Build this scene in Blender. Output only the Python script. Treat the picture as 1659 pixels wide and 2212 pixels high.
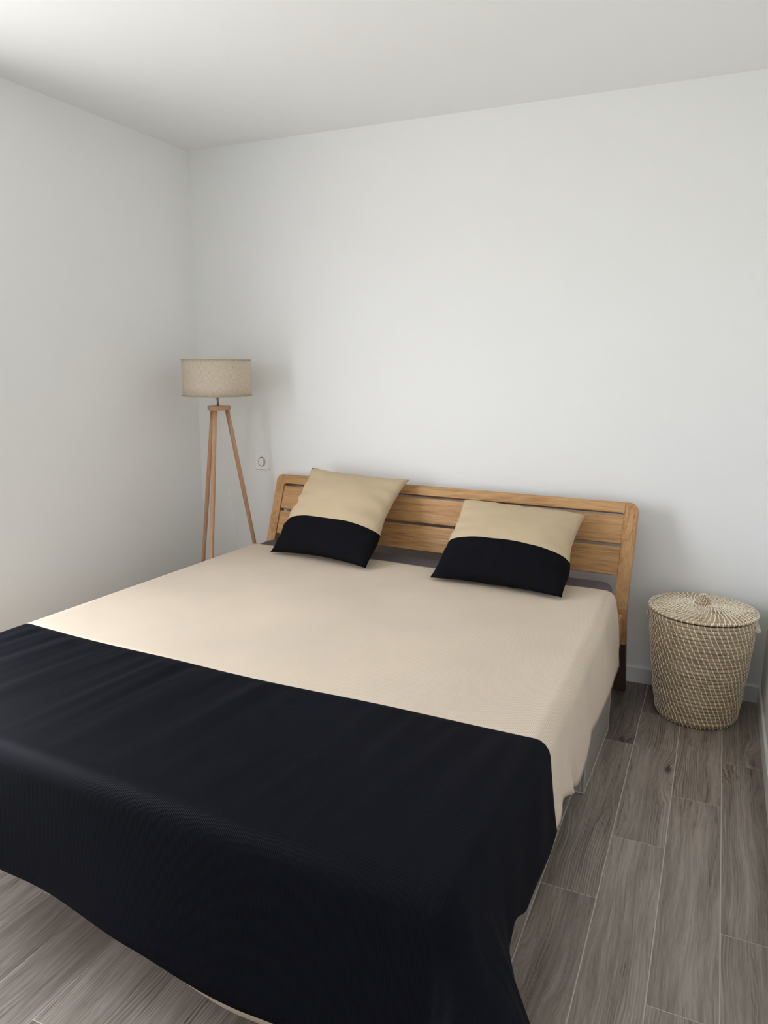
import bpy, bmesh, math, random
from mathutils import Vector, Matrix, noise
for o in list(bpy.data.objects): bpy.data.objects.remove(o)
random.seed(4)
PI = math.pi
S = bpy.context.scene
C = S.collection

# ------------------------------------------------------------------ camera
FPX = 1592.1
cam_d = bpy.data.cameras.new('camera'); cam = bpy.data.objects.new('camera', cam_d); C.objects.link(cam)
cam_d.sensor_fit = 'HORIZONTAL'; cam_d.sensor_width = 36; cam_d.lens = FPX/1659*36
cam_d.clip_start = .02
cam.location = (2.6263, -3.3135, 1.4058)
cam.rotation_euler = (1.3726262, -0.0030845, 0.4259622)
S.camera = cam

# room measures (metres)
RH, RW, RD = 2.481, 2.878, 4.05          # height, width, depth
WY0, WY1, WZ0, WZ1 = -2.92, -1.58, 0.06, 2.20   # window opening in the left wall

# ------------------------------------------------------------------ light
S.view_settings.view_transform = 'Standard'; S.view_settings.look = 'None'
S.view_settings.gamma = 1; S.view_settings.use_curve_mapping = False
S.view_settings.exposure = 0.0
SKY, GROUND = (3.3, 3.48, 3.85), (2.3, 2.25, 2.16)
w = bpy.data.worlds.new('daylight'); S.world = w; w.use_nodes = True
nt = w.node_tree; nt.nodes.clear()
tc = nt.nodes.new('ShaderNodeTexCoord'); sp = nt.nodes.new('ShaderNodeSeparateXYZ')
mr = nt.nodes.new('ShaderNodeMapRange'); mr.inputs[1].default_value = -.06; mr.inputs[2].default_value = .06
mx = nt.nodes.new('ShaderNodeMix'); mx.data_type = 'RGBA'
mx.inputs[6].default_value = (*GROUND, 1); mx.inputs[7].default_value = (*SKY, 1)
bg = nt.nodes.new('ShaderNodeBackground'); bg.inputs[1].default_value = 3.8
wo = nt.nodes.new('ShaderNodeOutputWorld')
L = nt.links.new
L(tc.outputs['Generated'], sp.inputs[0]); L(sp.outputs[2], mr.inputs[0]); L(mr.outputs[0], mx.inputs[0])
L(mx.outputs[2], bg.inputs[0]); L(bg.outputs[0], wo.inputs[0])
pd = bpy.data.lights.new('window_portal', 'AREA'); pd.shape = 'RECTANGLE'
pd.size = WZ1-WZ0; pd.size_y = WY1-WY0; pd.cycles.is_portal = True
po = bpy.data.objects.new('window_portal', pd); C.objects.link(po)
po.location = (-.2, (WY0+WY1)/2, (WZ0+WZ1)/2); po.rotation_euler = (0, -PI/2, 0)
S.cycles.max_bounces = 14; S.cycles.diffuse_bounces = 10

# ------------------------------------------------------------------ helpers
def srgb(r, g, b):
    f = lambda c: (c/255/12.92) if c <= 10 else ((c/255+.055)/1.055)**2.4
    return (f(r), f(g), f(b), 1)
def new_mat(name):
    m = bpy.data.materials.new(name); m.use_nodes = True
    t = m.node_tree; return m, t, t.nodes['Principled BSDF']
def N(t, k, **kw):
    n = t.nodes.new(k)
    for a, b in kw.items(): setattr(n, a, b)
    return n
def plain(name, col, rough=.6, spec=.4, metal=0, bump=0, bscale=200):
    m, t, b = new_mat(name)
    b.inputs['Base Color'].default_value = col; b.inputs['Roughness'].default_value = rough
    b.inputs['Specular IOR Level'].default_value = spec; b.inputs['Metallic'].default_value = metal
    if bump:
        tcn = N(t, 'ShaderNodeTexCoord'); nz = N(t, 'ShaderNodeTexNoise'); nz.inputs['Scale'].default_value = bscale
        nz.inputs['Detail'].default_value = 4
        bp = N(t, 'ShaderNodeBump'); bp.inputs['Strength'].default_value = bump; bp.inputs['Distance'].default_value = .002
        t.links.new(tcn.outputs['Object'], nz.inputs['Vector']); t.links.new(nz.outputs[0], bp.inputs['Height'])
        t.links.new(bp.outputs[0], b.inputs['Normal'])
    return m
def ramp(t, stops):
    r = N(t, 'ShaderNodeValToRGB'); e = r.color_ramp.elements
    e[0].position, e[0].color = stops[0]; e[1].position, e[1].color = stops[-1]
    for p, c in stops[1:-1]:
        k = e.new(p); k.color = c
    return r
def obj(name, bm, mats, parent=None, smooth=False, bevel=0, seg=2, autosm=None):
    me = bpy.data.meshes.new(name)
    bmesh.ops.recalc_face_normals(bm, faces=bm.faces)
    bm.to_mesh(me); bm.free()
    if not isinstance(mats, (list, tuple)): mats = [mats]
    for m in mats: me.materials.append(m)
    o = bpy.data.objects.new(name, me); C.objects.link(o)
    if smooth:
        me.polygons.foreach_set('use_smooth', [True]*len(me.polygons))
    if bevel:
        b = o.modifiers.new('bevel', 'BEVEL'); b.width = bevel; b.segments = seg; b.limit_method = 'ANGLE'
        b.angle_limit = math.radians(30); b.harden_normals = False
    if parent: o.parent = parent
    return o
def struct(o): o['kind'] = 'structure'; return o
def thing(name, label, cat, loc=(0, 0, 0), rz=0, group=None):
    o = bpy.data.objects.new(name, None); C.objects.link(o); o.empty_display_size = .1
    o.location = loc; o.rotation_euler = (0, 0, rz); o['label'] = label; o['category'] = cat
    if group: o['group'] = group
    return o
def box(bm, x0, x1, y0, y1, z0, z1, mi=0):
    v = [bm.verts.new((x, y, z)) for x in (x0, x1) for y in (y0, y1) for z in (z0, z1)]
    fs = []
    for q in ((0, 1, 3, 2), (4, 6, 7, 5), (0, 4, 5, 1), (2, 3, 7, 6), (0, 2, 6, 4), (1, 5, 7, 3)):
        f = bm.faces.new([v[i] for i in q]); f.material_index = mi; fs.append(f)
    return v
def loft(bm, rings, closed=True, caps=True, mi=0):
    vr = [[bm.verts.new(p) for p in r] for r in rings]
    n = len(vr[0])
    for a, b in zip(vr, vr[1:]):
        for i in range(n if closed else n-1):
            f = bm.faces.new((a[i], a[(i+1) % n], b[(i+1) % n], b[i])); f.material_index = mi
    if caps:
        for r in (vr[0], vr[-1]):
            f = bm.faces.new(r); f.material_index = mi
    return vr
def tube(bm, pts, rad, n=10, caps=True, mi=0):
    rings = []
    for i, p in enumerate(pts):
        p = Vector(p); a = Vector(pts[max(i-1, 0)]); b = Vector(pts[min(i+1, len(pts)-1)])
        d = (b-a).normalized(); u = d.cross(Vector((.31, .9, .2))).normalized(); v = d.cross(u)
        r = rad[i] if isinstance(rad, (list, tuple)) else rad
        rings.append([p+u*math.cos(2*PI*k/n)*r+v*math.sin(2*PI*k/n)*r for k in range(n)])
    loft(bm, rings, True, caps, mi)
def lathe(bm, prof, n=64, c=(0, 0), mi=0, caps=True):
    rings = [[(c[0]+r*math.cos(2*PI*k/n), c[1]+r*math.sin(2*PI*k/n), z) for k in range(n)] for r, z in prof]
    return loft(bm, rings, True, caps, mi)
def interp(x, tab):
    if x <= tab[0][0]: return tab[0][1]
    for (a, va), (b, vb) in zip(tab, tab[1:]):
        if x <= b:
            t = (x-a)/(b-a); t = t*t*(3-2*t)
            return va+(vb-va)*t
    return tab[-1][1]

# ------------------------------------------------------------------ materials
M_wall = plain('white_wall_paint', (.835, .845, .840, 1), .75, .25, bump=.12, bscale=90)
M_ceil = plain('white_ceiling_paint', (.835, .845, .840, 1), .9, .1, bump=.08, bscale=120)
M_base = plain('white_gloss_paint', (.78, .79, .785, 1), .4, .4)
M_frame = plain('white_window_frame', (.8, .8, .8, 1), .4, .4)
M_steel = plain('brushed_steel', (.55, .53, .5, 1), .35, .5, 1)
M_switch = plain('white_switch_plastic', (.86, .855, .84, 1), .35, .45)
M_gap = plain('dark_gap_plastic', (.22, .21, .19, 1), .6, .3)
M_cord = plain('pale_cord_plastic', (.72, .71, .68, 1), .5, .3)
M_sheet = plain('dark_grey_sheet', srgb(98, 92, 96), .9, .1, bump=.3, bscale=600)
M_box = plain('grey_box_board', srgb(156, 151, 143), .8, .2)
M_boxtrim = plain('grey_box_piping', srgb(176, 171, 163), .7, .2)

def wood(name, axis, lo, mid, hi, ring=1.0):
    m, t, b = new_mat(name); l = t.links.new
    tcn = N(t, 'ShaderNodeTexCoord'); mp = N(t, 'ShaderNodeMapping')
    sc = {'x': (1.5, 24, 24), 'z': (20, 20, 1.1)}[axis]
    mp.inputs['Scale'].default_value = sc
    info = N(t, 'ShaderNodeObjectInfo'); off = N(t, 'ShaderNodeVectorMath', operation='SCALE')
    comb = N(t, 'ShaderNodeCombineXYZ')
    l(info.outputs['Random'], comb.inputs[0]); l(info.outputs['Random'], comb.inputs[2]); l(comb.outputs[0], off.inputs[0]); off.inputs['Scale'].default_value = 17
    add = N(t, 'ShaderNodeVectorMath', operation='ADD')
    l(tcn.outputs['Object'], mp.inputs[0]); l(mp.outputs[0], add.inputs[0]); l(off.outputs[0], add.inputs[1])
    n1 = N(t, 'ShaderNodeTexNoise'); n1.inputs['Scale'].default_value = .55; n1.inputs['Detail'].default_value = 2; n1.inputs['Distortion'].default_value = .6
    n2 = N(t, 'ShaderNodeTexNoise'); n2.inputs['Scale'].default_value = 8; n2.inputs['Detail'].default_value = 6; n2.inputs['Roughness'].default_value = .65
    l(add.outputs[0], n1.inputs['Vector']); l(add.outputs[0], n2.inputs['Vector'])
    ms = N(t, 'ShaderNodeMath', operation='MULTIPLY'); ms.inputs[1].default_value = (8 if axis == 'x' else 4.5)*ring
    fr = N(t, 'ShaderNodeMath', operation='PINGPONG'); fr.inputs[1].default_value = .5
    l(n1.outputs[0], ms.inputs[0]); l(ms.outputs[0], fr.inputs[0])
    mixv = N(t, 'ShaderNodeMath', operation='MULTIPLY_ADD'); mixv.inputs[1].default_value = .42
    n2s = N(t, 'ShaderNodeMath', operation='MULTIPLY'); n2s.inputs[1].default_value = .88
    l(n2.outputs[0], n2s.inputs[0]); l(fr.outputs[0], mixv.inputs[0]); l(n2s.outputs[0], mixv.inputs[2])
    r = ramp(t, [(.28, lo), (.5, mid), (.78, hi)]); l(mixv.outputs[0], r.inputs[0])
    l(r.outputs[0], b.inputs['Base Color'])
    b.inputs['Roughness'].default_value = .5; b.inputs['Specular IOR Level'].default_value = .35
    bp = N(t, 'ShaderNodeBump'); bp.inputs['Strength'].default_value = .15; bp.inputs['Distance'].default_value = .001
    l(n2.outputs[0], bp.inputs['Height']); l(bp.outputs[0], b.inputs['Normal'])
    return m
OLO, OMI, OHI = srgb(146, 104, 62), srgb(184, 140, 92), srgb(203, 162, 112)
M_oakx = wood('oak_grain_along', 'x', OLO, OMI, OHI)
M_darkleg = wood('leg_wood_darker_brown', 'z', srgb(66, 48, 38), srgb(84, 62, 50), srgb(100, 76, 62), .5)
M_oakz = wood('oak_grain_upright', 'z', OLO, srgb(182, 138, 92), OHI)
M_beech = wood('lamp_beech', 'z', srgb(172, 130, 98), srgb(190, 149, 115), srgb(202, 163, 128), .5)

def cloth_mat(name, col, dark, rib=.0042, bump=.5, rough=.95, spec=.1, sheen=0.0, uvname='UVMap'):
    """ribbed cotton: fine raised ribs along the cloth's length (UV in metres)"""
    m, t, b = new_mat(name); l = t.links.new
    uv = N(t, 'ShaderNodeUVMap'); uv.uv_map = uvname
    sx = N(t, 'ShaderNodeSeparateXYZ'); l(uv.outputs[0], sx.inputs[0])
    mu = N(t, 'ShaderNodeMath', operation='MULTIPLY'); mu.inputs[1].default_value = 2*PI/rib; l(sx.outputs[0], mu.inputs[0])
    si = N(t, 'ShaderNodeMath', operation='SINE'); l(mu.outputs[0], si.inputs[0])
    mr_ = N(t, 'ShaderNodeMapRange'); mr_.inputs[1].default_value = -1; mr_.inputs[2].default_value = 1; l(si.outputs[0], mr_.inputs[0])
    nz = N(t, 'ShaderNodeTexNoise'); nz.inputs['Scale'].default_value = 500; nz.inputs['Detail'].default_value = 2; l(uv.outputs[0], nz.inputs['Vector'])
    big = N(t, 'ShaderNodeTexNoise'); big.inputs['Scale'].default_value = 3; big.inputs['Detail'].default_value = 3; l(uv.outputs[0], big.inputs['Vector'])
    mm = N(t, 'ShaderNodeMix', data_type='RGBA'); mm.inputs[6].default_value = dark; mm.inputs[7].default_value = col
    ad = N(t, 'ShaderNodeMath', operation='MULTIPLY_ADD'); ad.inputs[1].default_value = .35
    l(nz.outputs[0], ad.inputs[0]); 
    m8 = N(t, 'ShaderNodeMath', operation='MULTIPLY'); m8.inputs[1].default_value = .8; l(mr_.outputs[0], m8.inputs[0]); l(m8.outputs[0], ad.inputs[2])
    ad.use_clamp = True
    l(ad.outputs[0], mm.inputs[0])
    hb = N(t, 'ShaderNodeHueSaturation'); mr2 = N(t, 'ShaderNodeMapRange'); mr2.inputs[1].default_value = .3; mr2.inputs[2].default_value = .7
    mr2.inputs[3].default_value = .96; mr2.inputs[4].default_value = 1.04
    l(big.outputs[0], mr2.inputs[0]); l(mr2.outputs[0], hb.inputs['Value']); l(mm.outputs[2], hb.inputs['Color'])
    l(hb.outputs[0], b.inputs['Base Color'])
    bp = N(t, 'ShaderNodeBump'); bp.inputs['Strength'].default_value = bump; bp.inputs['Distance'].default_value = .0006
    l(ad.outputs[0], bp.inputs['Height']); l(bp.outputs[0], b.inputs['Normal'])
    b.inputs['Roughness'].default_value = rough; b.inputs['Specular IOR Level'].default_value = spec
    b.inputs['Sheen Weight'].default_value = sheen; b.inputs['Sheen Roughness'].default_value = .4
    return m
M_beige = cloth_mat('beige_ribbed_cotton', srgb(222, 208, 190), srgb(190, 172, 152))
M_black = cloth_mat('black_ribbed_cotton', (.0068, .0076, .0122, 1), (.0026, .0029, .0052, 1), spec=.035, rough=.55, sheen=.0)
M_cbeige = cloth_mat('beige_cushion_cotton', srgb(208, 188, 158), srgb(186, 166, 136), rib=.0032, bump=.35)
M_cblack = cloth_mat('black_cushion_cotton', (.0075, .0078, .0100, 1), (.0045, .0045, .0060, 1), rib=.0032, bump=.3, rough=.9, spec=.06)
M_lining = plain('pale_beige_lining', srgb(196, 182, 160), .95, .1)

def linen():
    m, t, b = new_mat('natural_linen'); l = t.links.new
    uv = N(t, 'ShaderNodeUVMap'); uv.uv_map = 'UVMap'
    outs = []
    for s in ((1100, 45, 1), (60, 1300, 1)):
        mp = N(t, 'ShaderNodeMapping'); mp.inputs['Scale'].default_value = s
        nz = N(t, 'ShaderNodeTexNoise'); nz.inputs['Scale'].default_value = 1; nz.inputs['Detail'].default_value = 3
        l(uv.outputs[0], mp.inputs[0]); l(mp.outputs[0], nz.inputs['Vector']); outs.append(nz)
    ad = N(t, 'ShaderNodeMath', operation='ADD'); l(outs[0].outputs[0], ad.inputs[0]); l(outs[1].outputs[0], ad.inputs[1])
    hf = N(t, 'ShaderNodeMath', operation='MULTIPLY'); hf.inputs[1].default_value = .5; l(ad.outputs[0], hf.inputs[0])
    r = ramp(t, [(.36, srgb(190, 174, 152)), (.5, srgb(224, 212, 194)), (.62, srgb(240, 231, 216))]); l(hf.outputs[0], r.inputs[0])
    l(r.outputs[0], b.inputs['Base Color']); b.inputs['Roughness'].default_value = .9; b.inputs['Specular IOR Level'].default_value = .1
    bp = N(t, 'ShaderNodeBump'); bp.inputs['Strength'].default_value = .4; bp.inputs['Distance'].default_value = .0006
    l(hf.outputs[0], bp.inputs['Height']); l(bp.outputs[0], b.inputs['Normal'])
    tr = N(t, 'ShaderNodeBsdfTranslucent'); l(r.outputs[0], tr.inputs[0])
    ms = N(t, 'ShaderNodeMixShader'); ms.inputs[0].default_value = .3
    l(b.outputs[0], ms.inputs[1]); l(tr.outputs[0], ms.inputs[2]); l(ms.outputs[0], t.nodes['Material Output'].inputs[0])
    return m
M_linen = linen()

def seagrass():
    m, t, b = new_mat('seagrass_coil'); l = t.links.new
    tcn = N(t, 'ShaderNodeTexCoord'); mp = N(t, 'ShaderNodeMapping'); mp.inputs['Scale'].default_value = (14, 14, 420)
    nz = N(t, 'ShaderNodeTexNoise'); nz.inputs['Scale'].default_value = 1; nz.inputs['Detail'].default_value = 5
    l(tcn.outputs['Object'], mp.inputs[0]); l(mp.outputs[0], nz.inputs['Vector'])
    r = ramp(t, [(.3, srgb(128, 108, 84)), (.5, srgb(182, 162, 132)), (.72, srgb(206, 188, 160))]); l(nz.outputs[0], r.inputs[0])
    l(r.outputs[0], b.inputs['Base Color']); b.inputs['Roughness'].default_value = .6; b.inputs['Specular IOR Level'].default_value = .3
    bp = N(t, 'ShaderNodeBump'); bp.inputs['Strength'].default_value = .5; bp.inputs['Distance'].default_value = .0012
    l(nz.outputs[0], bp.inputs['Height']); l(bp.outputs[0], b.inputs['Normal'])
    return m
M_grass = seagrass()
M_stitch = plain('pale_stitching', srgb(252, 244, 226), .6, .3)

def tile_mat():
    """wood-look porcelain: UV holds metres on the plank, 'tone' a value per plank"""
    m, t, b = new_mat('grey_wood_look_tile'); l = t.links.new
    uv = N(t, 'ShaderNodeUVMap'); uv.uv_map = 'UVMap'
    at = N(t, 'ShaderNodeAttribute'); at.attribute_name = 'tone'
    def math_(op, a, b_=None, c_=None, clamp=False):
        n = N(t, 'ShaderNodeMath', operation=op); n.use_clamp = clamp
        for k, v in enumerate((a, b_, c_)):
            if v is None: continue
            if isinstance(v, (int, float)): n.inputs[k].default_value = v
            else: l(v, n.inputs[k])
        return n.outputs[0]
    def noise_(vec, sc, detail=3, rough=.5, dist=0.0):
        mp = N(t, 'ShaderNodeMapping'); mp.inputs['Scale'].default_value = (sc[0], sc[1], 1); l(vec, mp.inputs[0])
        n = N(t, 'ShaderNodeTexNoise'); n.inputs['Scale'].default_value = 1; n.inputs['Detail'].default_value = detail
        n.inputs['Roughness'].default_value = rough; n.inputs['Distortion'].default_value = dist
        l(mp.outputs[0], n.inputs['Vector']); return n
    U = uv.outputs[0]
    # knots: a few voronoi cells carry one; grain bends around them
    mp4 = N(t, 'ShaderNodeMapping'); mp4.inputs['Scale'].default_value = (7.5, 2.5, 1); l(U, mp4.inputs[0])
    vo = N(t, 'ShaderNodeTexVoronoi'); vo.inputs['Scale'].default_value = 1
    wob = noise_(U, (60, 22), 3); vm = N(t, 'ShaderNodeVectorMath', operation='MULTIPLY_ADD'); vm.inputs[1].default_value = (.16, .16, 0)
    l(wob.outputs[1], vm.inputs[0]); l(mp4.outputs[0], vm.inputs[2]); l(vm.outputs[0], vo.inputs['Vector'])
    vs = N(t, 'ShaderNodeSeparateColor'); l(vo.outputs['Color'], vs.inputs[0])
    has = math_('GREATER_THAN', vs.outputs[0], .55)
    near = N(t, 'ShaderNodeMapRange'); near.interpolation_type = 'SMOOTHSTEP'
    for k, v in ((1, .0), (2, .42), (3, 1), (4, 0)): near.inputs[k].default_value = v
    l(vo.outputs['Distance'], near.inputs[0]); near_k = math_('MULTIPLY', near.outputs[0], has)
    core = N(t, 'ShaderNodeMapRange'); core.interpolation_type = 'SMOOTHSTEP'
    for k, v in ((1, .02), (2, .12), (3, 1), (4, 0)): core.inputs[k].default_value = v
    l(vo.outputs['Distance'], core.inputs[0]); core_k = math_('MULTIPLY', core.outputs[0], has)
    # warped coordinate: slow bends of the grain
    w1 = noise_(U, (9, 1.7), 2)
    wx = math_('MULTIPLY_ADD', w1.outputs[0], .055, 0)
    wx2 = math_('MULTIPLY_ADD', near_k, .030, wx)
    sx = N(t, 'ShaderNodeSeparateXYZ'); l(U, sx.inputs[0])
    xx = math_('ADD', sx.outputs[0], wx2)
    cb = N(t, 'ShaderNodeCombineXYZ'); l(xx, cb.inputs[0]); l(sx.outputs[1], cb.inputs[1]); V = cb.outputs[0]
    fine = noise_(V, (420, 12), 4, .7); med = noise_(V, (95, 3.2), 4, .6); broad = noise_(V, (17, 1.1), 3, .55)
    # ring lines, stronger on some boards
    ring = math_('SINE', math_('MULTIPLY', math_('MULTIPLY_ADD', med.outputs[0], .004, xx), 2*PI/.0075))
    rmask = noise_(U, (4, .9), 1); rm = N(t, 'ShaderNodeMapRange')
    for k, v in ((1, .42), (2, .60), (3, 0), (4, .12)): rm.inputs[k].default_value = v
    l(rmask.outputs[0], rm.inputs[0])
    s1 = math_('MULTIPLY', ring, rm.outputs[0])
    s2 = math_('MULTIPLY_ADD', math_('SUBTRACT', fine.outputs[0], .5), .70, s1)
    s3 = math_('MULTIPLY_ADD', math_('SUBTRACT', med.outputs[0], .5), .80, s2)
    s4 = math_('MULTIPLY_ADD', math_('SUBTRACT', broad.outputs[0], .5), .80, s3)
    s5 = math_('MULTIPLY_ADD', at.outputs['Fac'], .24, s4)
    s6 = math_('MULTIPLY_ADD', core_k, -.50, s5); s7 = math_('MULTIPLY_ADD', near_k, -.07, s6)
    # thin dark veins along the grain
    vein = noise_(V, (30, 1.3), 5, .6); vr = N(t, 'ShaderNodeMapRange')
    for k, v in ((1, .0), (2, .020), (3, .26), (4, 0)): vr.inputs[k].default_value = v
    l(math_('ABSOLUTE', math_('SUBTRACT', vein.outputs[0], .40)), vr.inputs[0])
    s8 = math_('ADD', math_('SUBTRACT', s7, vr.outputs[0]), .52)
    r = ramp(t, [(.12, srgb(72, 64, 59)), (.40, srgb(118, 108, 101)), (.58, srgb(140, 130, 121)), (.85, srgb(172, 162, 152))]); l(s8, r.inputs[0])
    l(r.outputs[0], b.inputs['Base Color'])
    b.inputs['Roughness'].default_value = .36; b.inputs['Specular IOR Level'].default_value = .5
    bp = N(t, 'ShaderNodeBump'); bp.inputs['Strength'].default_value = .22; bp.inputs['Distance'].default_value = .0008
    l(s3, bp.inputs['Height']); l(bp.outputs[0], b.inputs['Normal'])
    return m
M_tile = tile_mat()
M_grout = plain('pale_grey_grout', srgb(206, 198, 188), .9, .1)

# ------------------------------------------------------------------ setting
def build_floor():
    bm = bmesh.new(); uvl = bm.loops.layers.uv.new('UVMap'); tl = bm.verts.layers.float.new('tone')
    box(bm, -.001, RW+.001, -RD, .001, -.12, -.0007, 1)
    g0, pw, pl, gap = 2.2803, .1519, .8975, .0030
    first = {0: -.595, 1: -.298, 2: -.895}          # joints repeat every third row of planks
    k0 = int(math.floor((0-g0)/pw)); k1 = int(math.ceil((RW-g0)/pw))
    rnd = random.Random(11)
    tones = {(0, 0): -.75, (1, 0): -.4, (0, 1): .25, (0, 2): .15, (1, 1): .55, (1, 2): .6, (2, 0): .5, (2, 1): .62, (3, 0): .4, (3, 1): .3, (3, 2): .5}  # dark planks at the back wall: part own tone, part painted shade
    for k in range(k0, k1):
        y = first[k % 3]; idx = -1
        while y < 0: y += pl
        while y > -RD:
            a, b_ = max(0, g0+k*pw+gap/2), min(RW, g0+(k+1)*pw-gap/2)
            ya, yb_ = min(0, y-gap/2), max(-RD, y-pl+gap/2)
            idx += 1
            if b_-a > .004 and ya-yb_ > .004:
                vs = [bm.verts.new((a, ya, 0)), bm.verts.new((a, yb_, 0)), bm.verts.new((b_, yb_, 0)), bm.verts.new((b_, ya, 0))]
                lo = [bm.verts.new((v.co.x, v.co.y, -.0008)) for v in vs]
                tn = tones.get((k, idx), rnd.uniform(.1, .8)); ou, ov = rnd.uniform(0, 50), rnd.uniform(0, 50)
                for v in vs+lo: v[tl] = tn
                fs = [bm.faces.new(vs)] + [bm.faces.new((vs[i], lo[i], lo[(i+1) % 4], vs[(i+1) % 4])) for i in range(4)]
                for q in fs:
                    for lp in q.loops: lp[uvl].uv = (lp.vert.co.x+ou, lp.vert.co.y+ov)
            y -= pl
    return struct(obj('floor', bm, [M_tile, M_grout]))
build_floor()
T = .25
bm = bmesh.new(); box(bm, -T, RW+T, 0, T, -.12, RH); struct(obj('wall_back', bm, M_wall))
bm = bmesh.new(); box(bm, RW, RW+T, -RD, 0, -.12, RH); struct(obj('wall_right', bm, M_wall))
bm = bmesh.new(); box(bm, -T, RW+T, -RD-T, -RD, -.12, RH); struct(obj('wall_front', bm, M_wall))
bm = bmesh.new(); box(bm, -T, RW+T, -RD-T, T, RH, RH+.2); struct(obj('ceiling', bm, M_ceil))
bm = bmesh.new()
box(bm, -T, 0, WY1, 0, -.12, RH); box(bm, -T, 0, -RD, WY0, -.12, RH)
box(bm, -T, 0, WY0, WY1, -.12, WZ0); box(bm, -T, 0, WY0, WY1, WZ1, RH)
struct(obj('wall_left', bm, M_wall))
# window: white frame with two glazed leaves in the left wall
win = bpy.data.objects.new('window_1', None); C.objects.link(win); win['kind'] = 'structure'; win.location = (-.12, (WY0+WY1)/2, WZ0)
hw, hh = (WY1-WY0)/2, WZ1-WZ0
bm = bmesh.new(); fw = .05
box(bm, -.03, .03, -hw, hw, 0, fw); box(bm, -.03, .03, -hw, hw, hh-fw, hh)
for y in (-hw, hw-fw): box(bm, -.03, .03, y, y+fw, fw, hh-fw)
obj('window_frame', bm, M_frame, win, bevel=.004)
mg, tg, bgl = new_mat('clear_window_glass')
trn = N(tg, 'ShaderNodeBsdfTransparent'); glo = N(tg, 'ShaderNodeBsdfGlossy'); glo.inputs['Roughness'].default_value = .02
mxs = N(tg, 'ShaderNodeMixShader'); mxs.inputs[0].default_value = .06
tg.links.new(trn.outputs[0], mxs.inputs[1]); tg.links.new(glo.outputs[0], mxs.inputs[2])
tg.links.new(mxs.outputs[0], tg.nodes['Material Output'].inputs[0])
for s in (-1, 1):
    bm = bmesh.new(); y0, y1 = (-hw+fw, 0) if s < 0 else (0, hw-fw)
    box(bm, -.02, .035, y0, y1, fw, fw+.05); box(bm, -.02, .035, y0, y1, hh-fw-.05, hh-fw)
    box(bm, -.02, .035, y0, y0+.05, fw+.05, hh-fw-.05); box(bm, -.02, .035, y1-.05, y1, fw+.05, hh-fw-.05)
    lf = obj('window_leaf', bm, M_frame, win, bevel=.004)
    bm = bmesh.new(); v = [bm.verts.new((.008, y, z)) for y, z in ((y0+.05, fw+.05), (y1-.05, fw+.05), (y1-.05, hh-fw-.05), (y0+.05, hh-fw-.05))]
    bm.faces.new(v); obj('pane', bm, mg, lf)

BH, BT = .0736, .0095
def baseboard(name, p0, p1, nrm):
    """profile with an eased top edge swept from p0 to p1; nrm points into the room"""
    bm = bmesh.new(); prof = [(0, 0), (BT, 0), (BT, BH-.006), (BT-.0015, BH-.002), (BT-.004, BH), (0, BH)]
    rings = [[(p[0]+nrm[0]*d, p[1]+nrm[1]*d, z) for d, z in prof] for p in (p0, p1)]
    loft(bm, rings); return struct(obj(name, bm, M_base))
baseboard('baseboard_back', (0, 0), (RW, 0), (0, -1))
baseboard('baseboard_left', (0, -BT), (0, WY1+.02), (1, 0))
baseboard('baseboard_right', (RW, -BT), (RW, -RD), (-1, 0))

# ------------------------------------------------------------------ bed frame
BRZ = -.040; BX = 1.44           # the bed stands slightly askew; its local x runs from BX
bed = thing('bed_frame', 'oak bed frame with a slatted leaning headboard against the white wall', 'bed', (BX, 0, 0), BRZ)
LA, LY0, LZ0 = .343, -.240, .400   # headboard lean angle; front face y and z where the lean starts
def lean(x, s, d):                 # x across, s up the slope, d behind the front face
    ds = s-LZ0
    return (x-BX, LY0+math.sin(LA)*ds+math.cos(LA)*d, LZ0+math.cos(LA)*ds-math.sin(LA)*d)
xLo, xLi, xRi, xRo = .537, .585, 2.300, 2.351
s_top, s_in, s1t, s1b, s2t, s2b = .866, .820, .808, .689, .676, .557
PDEP = .042
def post(xi, xo):
    bm = bmesh.new(); rings = []
    sg = 1 if xo > xi else -1
    rr = .034
    # lower leg: foot near the wall, knee forward where the lean begins
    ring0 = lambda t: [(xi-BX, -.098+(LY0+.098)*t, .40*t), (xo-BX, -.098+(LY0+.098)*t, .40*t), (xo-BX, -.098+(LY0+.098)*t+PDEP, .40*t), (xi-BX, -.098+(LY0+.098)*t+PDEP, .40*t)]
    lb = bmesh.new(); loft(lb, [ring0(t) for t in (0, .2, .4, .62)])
    lg = obj('leg', lb, M_darkleg, bed, bevel=.003); lg['label'] = 'lower leg of the headboard post, in a darker brown'  # same post below the rail, coloured darker brown than the oak above
    for t in (.6225, .75, .93):
        y = -.098+(LY0+.098)*t; z = .40*t
        rings.append([(xi-BX, y, z), (xo-BX, y, z), (xo-BX, y+PDEP, z), (xi-BX, y+PDEP, z)])
    st = [LZ0+.02+i*(s_in-LZ0-.03)/8 for i in range(9)]
    for s in st: rings.append([lean(xi, s, 0), lean(xo, s, 0), lean(xo, s, PDEP), lean(xi, s, PDEP)])
    for k in range(0, 9):
        a = k/8*PI/2; s = s_top-rr+rr*math.sin(a); x = xo-sg*rr*(1-math.cos(a))
        rings.append([lean(xi, s, 0), lean(x, s, 0), lean(x, s, PDEP), lean(xi, s, PDEP)])
    loft(bm, rings)
    return obj('headboard_post', bm, M_oakz, bed, bevel=.004, seg=3)
post(xLi, xLo); post(xRi, xRo)
bm = bmesh.new(); rings = []
e = .0005
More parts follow.
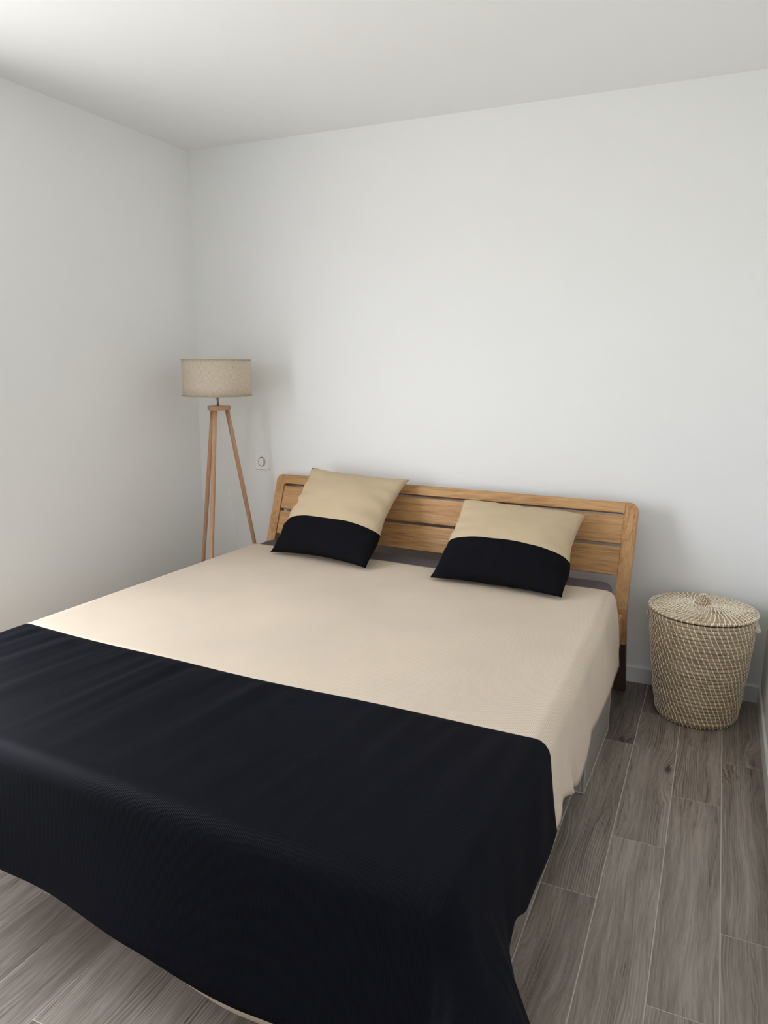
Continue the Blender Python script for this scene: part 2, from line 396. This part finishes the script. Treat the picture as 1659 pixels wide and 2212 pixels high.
for x, f in [(xLi+e, 1), (xLi+.002, .75), (xLi+.006, .3), (xLi+.011, .05), (xLi+.016, 0), (1.44, 0), (xRi-.016, 0), (xRi-.011, .05), (xRi-.006, .3), (xRi-.002, .75), (xRi-e, 1)]:
    sb = s_in-.011*f
    rings.append([lean(x, sb, .0), lean(x, s_top, .0), lean(x, s_top, PDEP), lean(x, sb, PDEP)])
loft(bm, rings); obj('top_rail', bm, M_oakx, bed, bevel=.0035, seg=3)
for a, b in ((s1b, s1t), (s2b, s2t)):
    bm = bmesh.new(); n = 12
    loft(bm, [[lean(x, a, .007), lean(x, b, .007), lean(x, b, .026), lean(x, a, .026)] for x in (xLi+e, xRi-e)])
    obj('headboard_slat', bm, M_oakx, bed, bevel=.002)
bm = bmesh.new(); box(bm, xLi-BX+e, xRi-BX-e, -.2115, -.199, .29, .43); obj('lower_rail', bm, M_oakx, bed, bevel=.002)
for x0, x1 in ((xLo+.004, xLo+.036), (xRo-.044, xRo-.011)):
    bm = bmesh.new(); box(bm, x0-BX, x1-BX, -2.24, -.2405, .262, .400); obj('side_rail', bm, M_oakx, bed, bevel=.002)
bm = bmesh.new(); box(bm, xLo+.037-BX, xRo-.045-BX, -2.24, -2.21, .262, .34); obj('foot_rail', bm, M_oakx, bed, bevel=.002)
for x0 in (xLo+.037, xRo-.045-.055):
    bm = bmesh.new(); box(bm, x0-BX, x0+.055-BX, -2.209, -2.154, 0, .338); obj('leg', bm, M_oakz, bed, bevel=.003)
for k in range(14):
    y = -.33-k*.135
    bm = bmesh.new(); box(bm, xLo+.0365-BX, xRo-.0445-BX, y-.035, y+.035, .318, .338); obj('bed_slat', bm, M_oakx, bed, bevel=.002)

# storage box under the bed
sb = thing('storage_box', 'grey flat storage box pushed under the right side of the bed', 'box', (2.12, -.76, 0), -.022)
bm = bmesh.new(); hx, hy, hz = .202, .246, .222
rings = []
for z, o_ in ((0.0, 0), (hz, 0), (hz, -.004), (.006, -.004)):
    rings.append([(-(hx+o_), -(hy+o_), z), (hx+o_, -(hy+o_), z), (hx+o_, hy+o_, z), (-(hx+o_), hy+o_, z)])
loft(bm, rings); obj('box_body', bm, M_box, sb, bevel=.001)
bm = bmesh.new(); box(bm, -hx-.004, hx+.004, -hy-.004, hy+.004, hz+.0005, hz+.014); obj('lid', bm, M_box, sb, bevel=.003)
bm = bmesh.new()
for sx_ in (-1, 1):
    for sy_ in (-1, 1): tube(bm, [(sx_*hx, sy_*hy, .003), (sx_*hx, sy_*hy, hz-.001)], .003, 8)
for sy_ in (-1, 1): tube(bm, [(-hx, sy_*(hy+.0), .004), (hx, sy_*(hy+.0), .004)], .0035, 8)
for sx_ in (-1, 1): tube(bm, [(sx_*hx, -hy, .004), (sx_*hx, hy, .004)], .003, 8)
for sy_ in (-1, 1): tube(bm, [(hx-.012, sy_*(hy+.001), .012), (hx-.012, sy_*(hy+.001), hz-.004)], .0018, 8)
obj('piping', bm, M_boxtrim, sb)

# ------------------------------------------------------------------ mattress
def mattress():
    bm = bmesh.new(); x0, x1, y0, y1, z0, z1 = .583, 2.296, -2.215, -.214, .3405, .525
    def rr(off, z, cr=.06):
        pts = []
        for cx_, cy_, a0 in ((x1-cr, y1-cr, 0), (x0+cr, y1-cr, 90), (x0+cr, y0+cr, 180), (x1-cr, y0+cr, 270)):
            for k in range(9):
                a = math.radians(a0+k*90/8); pts.append((cx_-BX+(cr+off)*math.cos(a), cy_+(cr+off)*math.sin(a), z))
        return pts
    rings = []; er = .022
    for k in range(6):
        a = k/5*PI/2; rings.append(rr(-er*(1-math.sin(a)), z0+er*(1-math.cos(a))))
    rings.append(rr(.002, (z0+z1)/2))
    for k in range(6):
        a = k/5*PI/2; rings.append(rr(-er*(1-math.cos(a)), z1-er*(1-math.sin(a))))
    loft(bm, rings)
    o = obj('mattress', bm, M_sheet, None, smooth=True)
    o.location = (BX, 0, 0); o.rotation_euler = (0, 0, BRZ)
    o['label'] = 'mattress in a dark grey fitted sheet on the oak bed frame'; o['category'] = 'mattress'
mattress()

# ------------------------------------------------------------------ bedspread
spread = thing('bedspread', 'beige and black ribbed bedspread draped over the bed', 'bedspread', (BX, 0, 0), BRZ)
ZT, RB = .530, .042                  # top height, radius over the mattress edge
def side_x(ly):  return interp(-ly, [(.38, 2.330), (.9, 2.362), (1.4, 2.384), (1.8, 2.398), (2.3, 2.404)])
def left_x(ly):  return .553
FOOT_Y = -2.272
HEM = [(.37, .236), (.45, .236), (.60, .248), (.70, .262), (.85, .278), (1.15, .285), (1.28, .272), (1.38, .270), (1.45, .302), (1.58, .326), (1.64, .302), (1.72, .295), (1.83, .300), (1.93, .296), (2.01, .326), (2.06, .305), (2.10, .282), (2.2, .262), (2.3, .250)]
BUL = [(2.05, 0), (2.12, .12), (2.17, .30), (2.23, .42)]
FIN = [(0, .42), (30, .52), (55, .42), (75, .12), (90, 0)]
FHEM = [(.55, .30), (1.0, .262), (1.35, .245), (1.7, .222), (2.0, .196), (2.4, .19)]
def seam_y(x): return -1.664-.018*math.sin((x-.5)*2.1)-.003*math.sin(x*9)
def bend(dst, rb=RB):
    """distance past the start of the edge bend -> (outward, down)"""
    if dst <= 0: return 0, 0
    arc = rb*PI/2
    if dst < arc:
        a = dst/rb; return rb*math.sin(a), rb*(1-math.cos(a))
    return rb, rb+(dst-arc)
def fold_noise(x, y, seed=0): return noise.noise(Vector((x, y, seed)))
def cloth_point(kind_x, q, yy, vfoot, inset=0.0):
    """kind_x: 'top' q = x ; 'right'/'left' q = distance past bend start. yy = local y on top; vfoot = distance past the foot bend"""
    ly = max(yy, FOOT_Y+RB)
    v = max(vfoot, 0)
    if kind_x == 'top':
        x = q; o, dn = bend(v)
        fl = .16*max(0, dn-RB)
        y = ly-(o+fl) if v > 0 else yy
        wav = .010*max(0, dn-RB)/.25*math.sin(x*7.5+.6)
        return Vector((x-BX, y-wav+(inset if v > 0 else 0)*min(1, dn/RB), ZT-dn-(inset if v <= 0 else inset*max(0, 1-dn/RB))))
    sgn = 1 if kind_x == 'right' else -1
    xe = (side_x(ly)-RB) if sgn > 0 else (left_x(ly)+RB)
    if v <= 0:
        o, dn = bend(q)
        k = max(0, dn-RB)
        fl = .13*k
        wav = interp(-yy, BUL)*k*min(1, k/.12)+(.005*math.sin(yy*31+1)+.006*math.sin(yy*13))*min(1, k/.2)*(1-min(1, k/.2))*2.2*min(1, max(0, (yy+2.2)/.2))+min(1, k/.2)**1.5*(.015*math.exp(-((yy+1.475)/.026)**2)-.012*math.exp(-((yy+1.415)/.03)**2)+.007*math.exp(-((yy+1.60)/.03)**2)-.006*math.exp(-((yy+1.08)/.05)**2))
        ysh = 0
        return Vector((xe+sgn*(o+fl+wav-inset*min(1, dn/RB))-BX, yy-ysh, ZT-dn-inset*max(0, 1-dn/RB)))
    rho = math.hypot(q, v); ph = math.atan2(v, q)
    arc = RB*PI/2
    o, dn = bend(rho)
    k = max(0, dn-RB)
    fd = interp(math.degrees(ph), FIN) if sgn > 0 else .3*math.sin(2*ph)**2
    fin = fd
    out = o+.14*k+fd*k*min(1, k/.12)
    dn = RB+k*(1-.10*fin) if k > 0 else dn
    dx, dy = math.cos(ph), math.sin(ph)
    # hanging cloth keeps close to the straight sides; the surplus stands out as one fold at the corner
    hx_, hy_ = dx, dy
    return Vector((xe+sgn*(hx_*(out-inset))-BX, FOOT_Y+RB-hy_*(out-inset), ZT-dn-inset*max(0, 1-dn/RB)))

def wrinkle(x, y, onblack):
    h = .0016*fold_noise(x*3, y*3, 3)
    if onblack:
        d = seam_y(x)-y
        if d > 0:
            env = math.exp(-d/.33)*min(1, d/.03)
            sk = x+.10*d
            h += .011*env*fold_noise(sk*13, y*1.3, 9)+.006*env*fold_noise(sk*27, y*2, 5)
            h += 0.0035*fold_noise(sk*5, y*1.5, 2)*min(1, d/.05)
    else:
        h += .0022*fold_noise(x*2.2+y*1.1, y*1.2, 7)
        h += .0010*fold_noise(x*7-y*3, y*2.5, 4)
    return max(h, -.0015)

def spread_grid(which, inset=0.0, ext=None):
    """builds either the beige or the black part as a grid in cloth coordinates"""
    bm = bmesh.new(); uvl = bm.loops.layers.uv.new('UVMap')
    arc = RB*PI/2
    nl, nt_, nr = 12, 150, 16
    cols = []
    for i in range(nl, 0, -1): cols.append(('left', i/nl))
    for i in range(nt_+1): cols.append(('top', i/nt_))
    for i in range(1, nr+1): cols.append(('right', (i/nr)))
    if which == 'beige': rows = [('t', i/90) for i in range(91)]
    else: rows = [('t', i/46) for i in range(47)]+[('f', i/20) for i in range(1, 21)]
    grid = []
    FAR = -.365
    for kx, cx_ in cols:
        colv = []
        for ky, ry in rows:
            # x reference for the seam
            xr = {'left': left_x(0), 'right': 2.38}.get(kx)
            yref0 = -1.6
            if kx == 'top':
                xa, xb = left_x(0)+RB, side_x(-1.0)-RB
                xr = xa+(xb-xa)*cx_
            sy = seam_y(xr)
            foot0 = FOOT_Y+RB
            if which == 'beige':
                far = FAR-.010*math.sin((xr-.6)*1.8)
                if kx == 'right': far -= .03*cx_**1.3
                if kx == 'left': far -= .05*cx_
                yy = far+(sy-far)*ry; v = 0
            else:
                if ky == 't': yy = sy+.0+(foot0-sy)*ry; v = 0
                else: yy = foot0; v = ry
            if kx == 'top':
                xa, xb = left_x(yy)+RB, side_x(yy)-RB
                x = xa+(xb-xa)*cx_
                if v > 0:
                    z = interp(x, FHEM); L_ = arc+(ZT-z-RB)
                    if ext: L_ += ext('foot', x)
                    vv = v*L_
                else: vv = 0
                p = cloth_point('top', x, yy, vv, inset)
                if vv == 0: p.z += wrinkle(x, yy, which == 'black')*min(1, (x-xa)/.05, (xb-x)/.05)*(min(1, (yy-foot0)/.05) if which == 'black' else 1)
                uvp = (x, yy-vv)
            else:
                if kx == 'right':
                    z = interp(-yy, HEM)
                    q = cx_*(arc+(ZT-z-RB))
                    if ext: q *= 1+ext('side', yy)/(arc+(ZT-z-RB))
                else: q = cx_*.24
                if v > 0:
                    # corner piece: hem runs from the side drop length to the foot drop length
                    Ls = arc+(ZT-interp(2.3, HEM)-RB) if kx == 'right' else .24
                    xf = 2.36 if kx == 'right' else .6
                    Lf = arc+(ZT-interp(xf, FHEM)-RB)
                    if ext: Lf += ext('foot', xf); Ls += ext('side', -2.25)
                    q = cx_*Ls; vv = v*Lf
                    # round the cloth corner slightly
                    cr = max(0, cx_+v-1.35); q *= 1-.10*cr; vv *= 1-.10*cr
                else: vv = 0
                p = cloth_point(kx, q, yy, vv, inset)
                uvp = ((2.36+q) if kx == 'right' else (.6-q), yy-vv)
            colv.append((bm.verts.new(p), uvp))
        grid.append(colv)
    for a, b in zip(grid, grid[1:]):
        for i in range(len(a)-1):
            q4 = (a[i], a[i+1], b[i+1], b[i])
            f = bm.faces.new([t_[0] for t_ in q4])
            for lp, t_ in zip(f.loops, q4): lp[uvl].uv = t_[1]
    return bm
def cloth_obj(name, bm, mat, parent, th=.003, off=-1):
    o = obj(name, bm, mat, parent, smooth=True)
    s = o.modifiers.new('thick', 'SOLIDIFY'); s.thickness = th; s.offset = off; s.use_rim = True
    return o
cloth_obj('beige_panel', spread_grid('beige'), M_beige, spread)
bmb = spread_grid('black', inset=-.0012)
cloth_obj('black_panel', bmb, M_black, spread)
def lin_ext(kind, t_):
    return interp(t_, [(1.55, -.012), (1.75, .004), (2.0, .016), (2.4, .018)]) if kind == 'foot' else .005
lo_ = cloth_obj('lining', spread_grid('black', inset=.0055, ext=lin_ext), M_lining, spread, th=.0012)
lo_['label'] = 'pale beige underside of the black end'

# ------------------------------------------------------------------ cushions
def cushion(label, BL, BR, TL, TR, base, seam, thick, seed, pull, sag):
    root = thing('cushion', label, 'cushion', base, 0, 'two-tone cushions leaning on the headboard')
    BL, BR, TL, TR = [Vector(p)-Vector(base) for p in (BL, BR, TL, TR)]
    W_ = (BR-BL).length; H_ = (TL-BL).length
    nrm = (BR-BL).cross(TL-BL).normalized()          # towards the viewer
    if nrm.y > 0: nrm = -nrm
    def pt(u, v, side):
        # u,v in 0..1 ; edges pulled in between the corners
        a, b = 2*u-1, 2*v-1
        pl_ = pull
        uu = .5+(u-.5)*(1-pl_*(1-b*b)**.9)
        vv = .5+(v-.5)*(1-pl_*(1-a*a)**.9)
        uu += .034*max(0, u)**4*math.exp(-((v-.27)/.17)**2)-.010*(1-u)**6*math.exp(-((v-.3)/.2)**2)
        p = BL.lerp(BR, uu).lerp(TL.lerp(TR, uu), vv)
        e1, e2 = max(0, 1-a*a), max(0, 1-b*b)
        t_ = (e1*e2)**.46
        # fuller towards the bottom
        t_ *= 1+.28*(1-v)*e2-.05*v
        n = fold_noise(u*3.2+seed, v*3.2, seed)*.008+fold_noise(u*8+seed, v*8, seed+3)*.0034
        # gathers that radiate from the edges
        edge = (1-e1)**2*e2**.3
        n += .009*edge*math.sin(v*38+seed*2+3*fold_noise(v*5, u*2, seed))*(1 if side > 0 else .5)*min(1, e1*9)
        edge2 = (1-e2)**2*e1**.3
        n += .0035*edge2*math.sin(u*34+seed)*min(1, e2*9)
        hgt = thick*t_*(1 if side > 0 else .62)+n*min(1, t_*2.2)
        q = p+nrm*(hgt*side)
        q.z -= sag*t_*0
        # corners droop a touch
        c4 = (abs(a)*abs(b))**6
        return q+nrm*(-.008*c4 if b > 0 else .004*c4)
    n = 36
    sm = int(round(seam*n))
    def panel(v_rows, name, mat):
        bm = bmesh.new(); uvl = bm.loops.layers.uv.new('UVMap')
        us = [i/n for i in range(n+1)]
        for side in (1, -1):
            g = []
            for v in v_rows:
                row = []
                for u in us:
                    vv = v
                    row.append((bm.verts.new(pt(u, vv, side)), (u*W_, vv*H_)))
                g.append(row)
            for a, b in zip(g, g[1:]):
                for i in range(n):
                    q4 = (a[i], a[i+1], b[i+1], b[i])
                    f = bm.faces.new([t_[0] for t_ in q4])
                    for lp, t_ in zip(f.loops, q4): lp[uvl].uv = t_[1]
        bmesh.ops.remove_doubles(bm, verts=bm.verts, dist=.0004)
        # open rim at the seam is closed by the neighbouring panel
        return obj(name, bm, mat, root, smooth=True)
    lo = [seam*i/sm for i in range(sm+1)]
    hi = [seam+(1-seam)*i/(n-sm) for i in range(n-sm+1)]
    panel(hi, 'beige_panel', M_cbeige)
    panel(lo, 'black_panel', M_cblack)
    return root
cushion('beige and black cushion leaning at the left of the headboard, taller of the two',
        (.764, -.486, .540), (1.292, -.556, .542), (.776, -.112, .899), (1.307, -.118, .873), (1.03, -.5, .532), .345, .072, 2, .085, 0)
cushion('beige and black cushion leaning at the right of the headboard, below the top rail',
        (1.592, -.566, .540), (2.138, -.605, .540), (1.596, -.165, .811), (2.147, -.178, .789), (1.86, -.58, .532), .385, .076, 5, .075, 0)

# ------------------------------------------------------------------ floor lamp
LC = (.342, -.28)
lamp = thing('floor_lamp', 'wooden tripod floor lamp with a beige linen drum shade in the corner', 'lamp', (LC[0], LC[1], 0))
for k in range(3):
    a = math.radians(45+120*k); c_, s_ = math.cos(a), math.sin(a)
    bm = bmesh.new(); pts, rad = [], []
    for i in range(9):
        t = i/8; r = .24+(.044-.24)*t; pts.append((c_*r, s_*r, 1.178*t)); rad.append(.0078+.0034*min(1, t*1.6))
    tube(bm, pts, rad, 16); obj('leg', bm, M_beech, lamp, smooth=True)
def hub_ring(off, z):
    pts = []
    for k in range(48):
        a = 2*PI*k/48
        r = .056+.006*math.cos(3*(a-math.radians(45)))
        pts.append(((r+off)*math.cos(a), (r+off)*math.sin(a), z))
    return pts
bm = bmesh.new(); loft(bm, [hub_ring(-.002, 1.178), hub_ring(0, 1.180), hub_ring(0, 1.198), hub_ring(-.002, 1.200)])
obj('hub', bm, M_beech, lamp, bevel=.001)
bm = bmesh.new(); lathe(bm, [(.0052, 1.2005), (.0052, 1.222), (.0075, 1.226), (.0078, 1.243), (.016, 1.247), (.016, 1.30), (.012, 1.305)], 24); obj('stem', bm, M_steel, lamp, smooth=True)
RS, Z0, Z1 = .167, 1.2475, 1.4265
bm = bmesh.new(); uvl = bm.loops.layers.uv.new('UVMap'); n = 96
prof = [(RS, Z0), (RS+.0006, Z0+.05), (RS+.0006, Z1-.05), (RS, Z1), (RS-.002, Z1), (RS-.002, Z0)]
rings = [[bm.verts.new((r*math.cos(2*PI*k/n), r*math.sin(2*PI*k/n), z)) for k in range(n)] for r, z in prof]
for j in range(len(prof)):
    a, b = rings[j], rings[(j+1) % len(prof)]
    for k in range(n):
        f = bm.faces.new((a[k], a[(k+1) % n], b[(k+1) % n], b[k]))
        us = (k, k+1, k+1, k); zs = (prof[j][1], prof[j][1], prof[(j+1) % len(prof)][1], prof[(j+1) % len(prof)][1])
        for lp, u_, z_ in zip(f.loops, us, zs): lp[uvl].uv = (u_/n*2*PI*RS, z_)
shade = obj('lamp_shade', bm, M_linen, lamp, smooth=True)
M_rim = plain('linen_rim_tape', srgb(176, 158, 130), .85, .1)
bm = bmesh.new()
for z in (Z0+.003, Z1-.003):
    rg = []
    for k in range(96):
        a = 2*PI*k/96; c_, s_ = math.cos(a), math.sin(a)
        rg.append([((RS+.0003+.0022*math.cos(q))*c_, (RS+.0003+.0022*math.cos(q))*s_, z+.0032*math.sin(q)) for q in [2*PI*i/6 for i in range(6)]])
    vr = [[bm.verts.new(p) for p in r] for r in rg]
    for i in range(96):
        a, b = vr[i], vr[(i+1) % 96]
        for j in range(6): bm.faces.new((a[j], a[(j+1) % 6], b[(j+1) % 6], b[j]))
obj('rim', bm, M_rim, shade, smooth=True)
bm = bmesh.new()
for k in range(3):
    a = math.radians(20+120*k); tube(bm, [(.013*math.cos(a), .013*math.sin(a), 1.29), (.1645*math.cos(a), .1645*math.sin(a), Z0+.008)], .0018, 6)
obj('shade_carrier', bm, M_steel, shade)
bm = bmesh.new()
pts = [(0.0, 0.0, 1.178), (.006, .004, 1.10), (.014, .01, 1.0), (.022, .02, .86), (.032, .03, .72), (.04, .04, .6), (.062, .06, .45), (.085, .09, .3), (.10, .12, .15), (.11, .16, .03), (.12, .2, .004), (.14, .262, .003)]
def catmull(P, m=6):
    P = [Vector(p) for p in P]; out = []
    for i in range(len(P)-1):
        a, b, c, d_ = P[max(i-1, 0)], P[i], P[i+1], P[min(i+2, len(P)-1)]
        for j in range(m):
            t = j/m; out.append(.5*((2*b)+(c-a)*t+(2*a-5*b+4*c-d_)*t*t+(3*b-a-3*c+d_)*t**3))
    return out+[P[-1]]
tube(bm, catmull(pts), .0018, 8); obj('cord', bm, M_cord, lamp, smooth=True)

# ------------------------------------------------------------------ light switch
sw = thing('light_switch', 'square white light switch on the wall beside the tripod lamp', 'switch', (.4095, 0, .890))
def rrect(w_, h_, r, y, n=6):
    pts = []
    for sx_, sz_, a0 in ((1, 1, 0), (-1, 1, 90), (-1, -1, 180), (1, -1, 270)):
        for k in range(n+1):
            a = math.radians(a0+k*90/n); pts.append((sx_*(w_/2-r)+r*math.cos(a), y, sz_*(h_/2-r)+r*math.sin(a)))
    return pts
bm = bmesh.new(); loft(bm, [rrect(.085, .083, .007, -.0003), rrect(.085, .083, .007, -.006), rrect(.082, .080, .006, -.0085), rrect(.078, .076, .005, -.0092)])
obj('cover_plate', bm, M_switch, sw)
bm = bmesh.new(); n = 48
rings = [[(r*math.cos(2*PI*k/n)*.92, y, r*math.sin(2*PI*k/n)*1.06) for k in range(n)] for r, y in ((.0245, -.0090), (.0245, -.0098), (.0222, -.0100), (.0218, -.0094))]
loft(bm, rings, caps=True); obj('recess_ring', bm, M_gap, sw)
bm = bmesh.new()
loft(bm, [[(.0212*math.cos(a)*.92, y, .0212*math.sin(a)*1.06) for a in [2*PI*k/48 for k in range(48)]] for y in (-.0095, -.0104)]); obj('disc', bm, M_switch, sw)
bm = bmesh.new(); loft(bm, [rrect(.0275, .0450, .013, -.0105), rrect(.0275, .0450, .013, -.0112)]); obj('rocker_gap', bm, M_gap, sw)
bm = bmesh.new(); loft(bm, [rrect(.0245, .0420, .012, -.0113), rrect(.0245, .0420, .012, -.0135), rrect(.0225, .040, .0110, -.0145)]); obj('rocker', bm, M_switch, sw)

# ------------------------------------------------------------------ laundry basket
BC = (2.634, -.2195)
basket = thing('laundry_basket', 'round woven seagrass laundry basket with a knobbed lid on the tiled floor', 'basket', (*BC, 0))
def brad(z):   # outer radius along the height
    return interp(z, [(0, .146), (.02, .158), (.12, .170), (.25, .185), (.36, .194), (.43, .197), (.46, .196)])
def bcen(z): return (-.008*z/.45, -.004*z/.45)
def stitch(bm, ctr, rdir, tdir, updir, ln, rad, slant, out, wd=.0016, mi=1):
    """short thread arched over one coil"""
    pts = []
    for i in range(5):
        a = -1+2*i/4
        pts.append(Vector(ctr)+Vector(updir)*(a*ln/2)+Vector(tdir)*(slant*a/2)+Vector(rdir)*(out*math.cos(a*PI/2*.92)))
    tube(bm, pts, wd, 5, True, mi)
NR, HB = 28, .440
ch = HB/NR
bm = bmesh.new()
prof = [(.02, .002)]
for j in range(NR):
    for q in (-.5, -.38, -.2, 0, .2, .38):
        z = (j+.5+q)*ch; prof.append((brad(z)-.0055+.0055*math.sqrt(max(0, 1-(2*q)**2)), z))
prof.append((brad(HB)-.006, HB))
for z in (HB, .30, .10, .012): prof.append((brad(z)-.013, z-.002 if z == HB else z))
prof.append((.02, .012))
rings = [[(r*math.cos(2*PI*k/96)+bcen(z)[0], r*math.sin(2*PI*k/96)+bcen(z)[1], z) for k in range(96)] for r, z in prof]
loft(bm, rings, True, True, 0)
rnd = random.Random(3)
for j in range(NR):
    z = (j+.5)*ch; ns = 58
    for k in range(ns):
        a = 2*PI*(k-.36*j+rnd.uniform(-.10, .10))/ns
        # stitches step sideways from coil to coil, making leaning columns
        c_, s_ = math.cos(a), math.sin(a); r = brad(z); cx_, cy_ = bcen(z)
        if s_ > .75: continue                       # hidden against the wall
        stitch(bm, (cx_+(r-.006)*c_, cy_+(r-.006)*s_, z), (c_, s_, 0), (-s_, c_, 0), (0, 0, 1), ch*1.08, r, -.0062, .0068, .0019)
obj('basket_body', bm, [M_grass, M_stitch], basket, smooth=True)
# lid
bm = bmesh.new(); NL = 14; RL = .203; lr = RL/NL
lc = bcen(.45)
def lidz(r): return .4515+.018*(1-(r/RL)**2)
prof = []
for j in range(NL):
    for q in (0, .12, .3, .5, .7, .88):
        r = RL-(j+q)*lr; z = lidz(r)+.0035*math.sqrt(max(0, 1-(2*q-1)**2))
        if r > .004: prof.append((r, z))
under = [(.004, .455), (RL-.016, .4465), (RL-.006, .445), (RL-.001, .448)]
full = under+[(max(r, .003), z) for r, z in prof]
rings = [[(r*math.cos(2*PI*k/96)+lc[0], r*math.sin(2*PI*k/96)+lc[1], z) for k in range(96)] for r, z in full]
loft(bm, rings, True, True, 0)
for j in range(NL-2):
    r = RL-(j+.5)*lr; ns = 58 if j < 6 else 44 if j < 9 else 28
    for k in range(ns):
        a = 2*PI*(k+.5)/ns-.078*j+rnd.uniform(-.01, .01)
        c_, s_ = math.cos(a), math.sin(a)
        stitch(bm, (lc[0]+r*c_, lc[1]+r*s_, lidz(r)-.001), (0, 0, 1), (-s_, c_, 0), (-c_, -s_, 0), lr*1.08, r, .0045, .0058, .0018)
# threads round the lid's outer coil
for k in range(60):
    a = 2*PI*(k+.7)/60; c_, s_ = math.cos(a), math.sin(a)
    pts = [(lc[0]+(RL-.006)*c_, lc[1]+(RL-.006)*s_, .4560), (lc[0]+(RL-.0005)*c_, lc[1]+(RL-.0005)*s_, .4550), (lc[0]+(RL+.0010)*c_, lc[1]+(RL+.0010)*s_, .4515), (lc[0]+(RL-.001)*c_, lc[1]+(RL-.001)*s_, .4473)]
    tube(bm, pts, .0018, 5, True, 1)
lid = obj('lid', bm, [M_grass, M_stitch], basket, smooth=True)
bm = bmesh.new(); prof = [(.022, .468)]
kz = .4695
for j, r in enumerate((.026, .029, .028, .024, .016, .006)):
    for q in (0, .25, .5, .75): prof.append((r-.003+.003*math.sin(q*PI), kz+(j+q)*.0072))
rings = [[(r*math.cos(2*PI*k/40)+lc[0], r*math.sin(2*PI*k/40)+lc[1], z) for k in range(40)] for r, z in prof]
loft(bm, rings, True, True, 0)
for j, r in enumerate((.026, .029, .028, .024, .016)):
    for k in range(14):
        a = 2*PI*k/14+.12*j; c_, s_ = math.cos(a), math.sin(a)
        stitch(bm, (lc[0]+(r-.003)*c_, lc[1]+(r-.003)*s_, kz+(j+.5)*.0072), (c_, s_, .3), (-s_, c_, 0), (0, 0, 1), .0074, r, .003, .0036, .0012)
for k in range(8):
    a = 2*PI*k/8; tube(bm, [(lc[0]+.002*math.cos(a), lc[1]+.002*math.sin(a), kz+.0435), (lc[0]+.012*math.cos(a), lc[1]+.012*math.sin(a), kz+.039)], .0013, 5, True, 1)
obj('knob', bm, [M_grass, M_stitch], lid, smooth=True)
for a0 in (math.radians(-2), math.radians(168)):
    bm = bmesh.new(); pts = []
    for i in range(15):
        t = -1+2*i/14; a = a0+t*.26; rr_ = .1975+.008*(1-t*t)
        pts.append((rr_*math.cos(a)-.008, rr_*math.sin(a)-.004, .392+.026*(t*t)))
    tube(bm, pts, .0075, 10, True, 0)
    for i in range(0, 14):
        for h_ in (0, .5):
            p = Vector(pts[i]).lerp(Vector(pts[i+1]), h_); d_ = (Vector(pts[i+1])-Vector(pts[i])).normalized()
            u_ = d_.cross(Vector((0, 0, 1))).normalized(); v_ = d_.cross(u_)
            ring = [p+(u_*math.cos(2*PI*k/10)+v_*math.sin(2*PI*k/10))*.0080 for k in range(11)]
            tube(bm, ring, .0014, 4, False, 1)
    obj('handle', bm, [M_grass, M_stitch], basket, smooth=True)
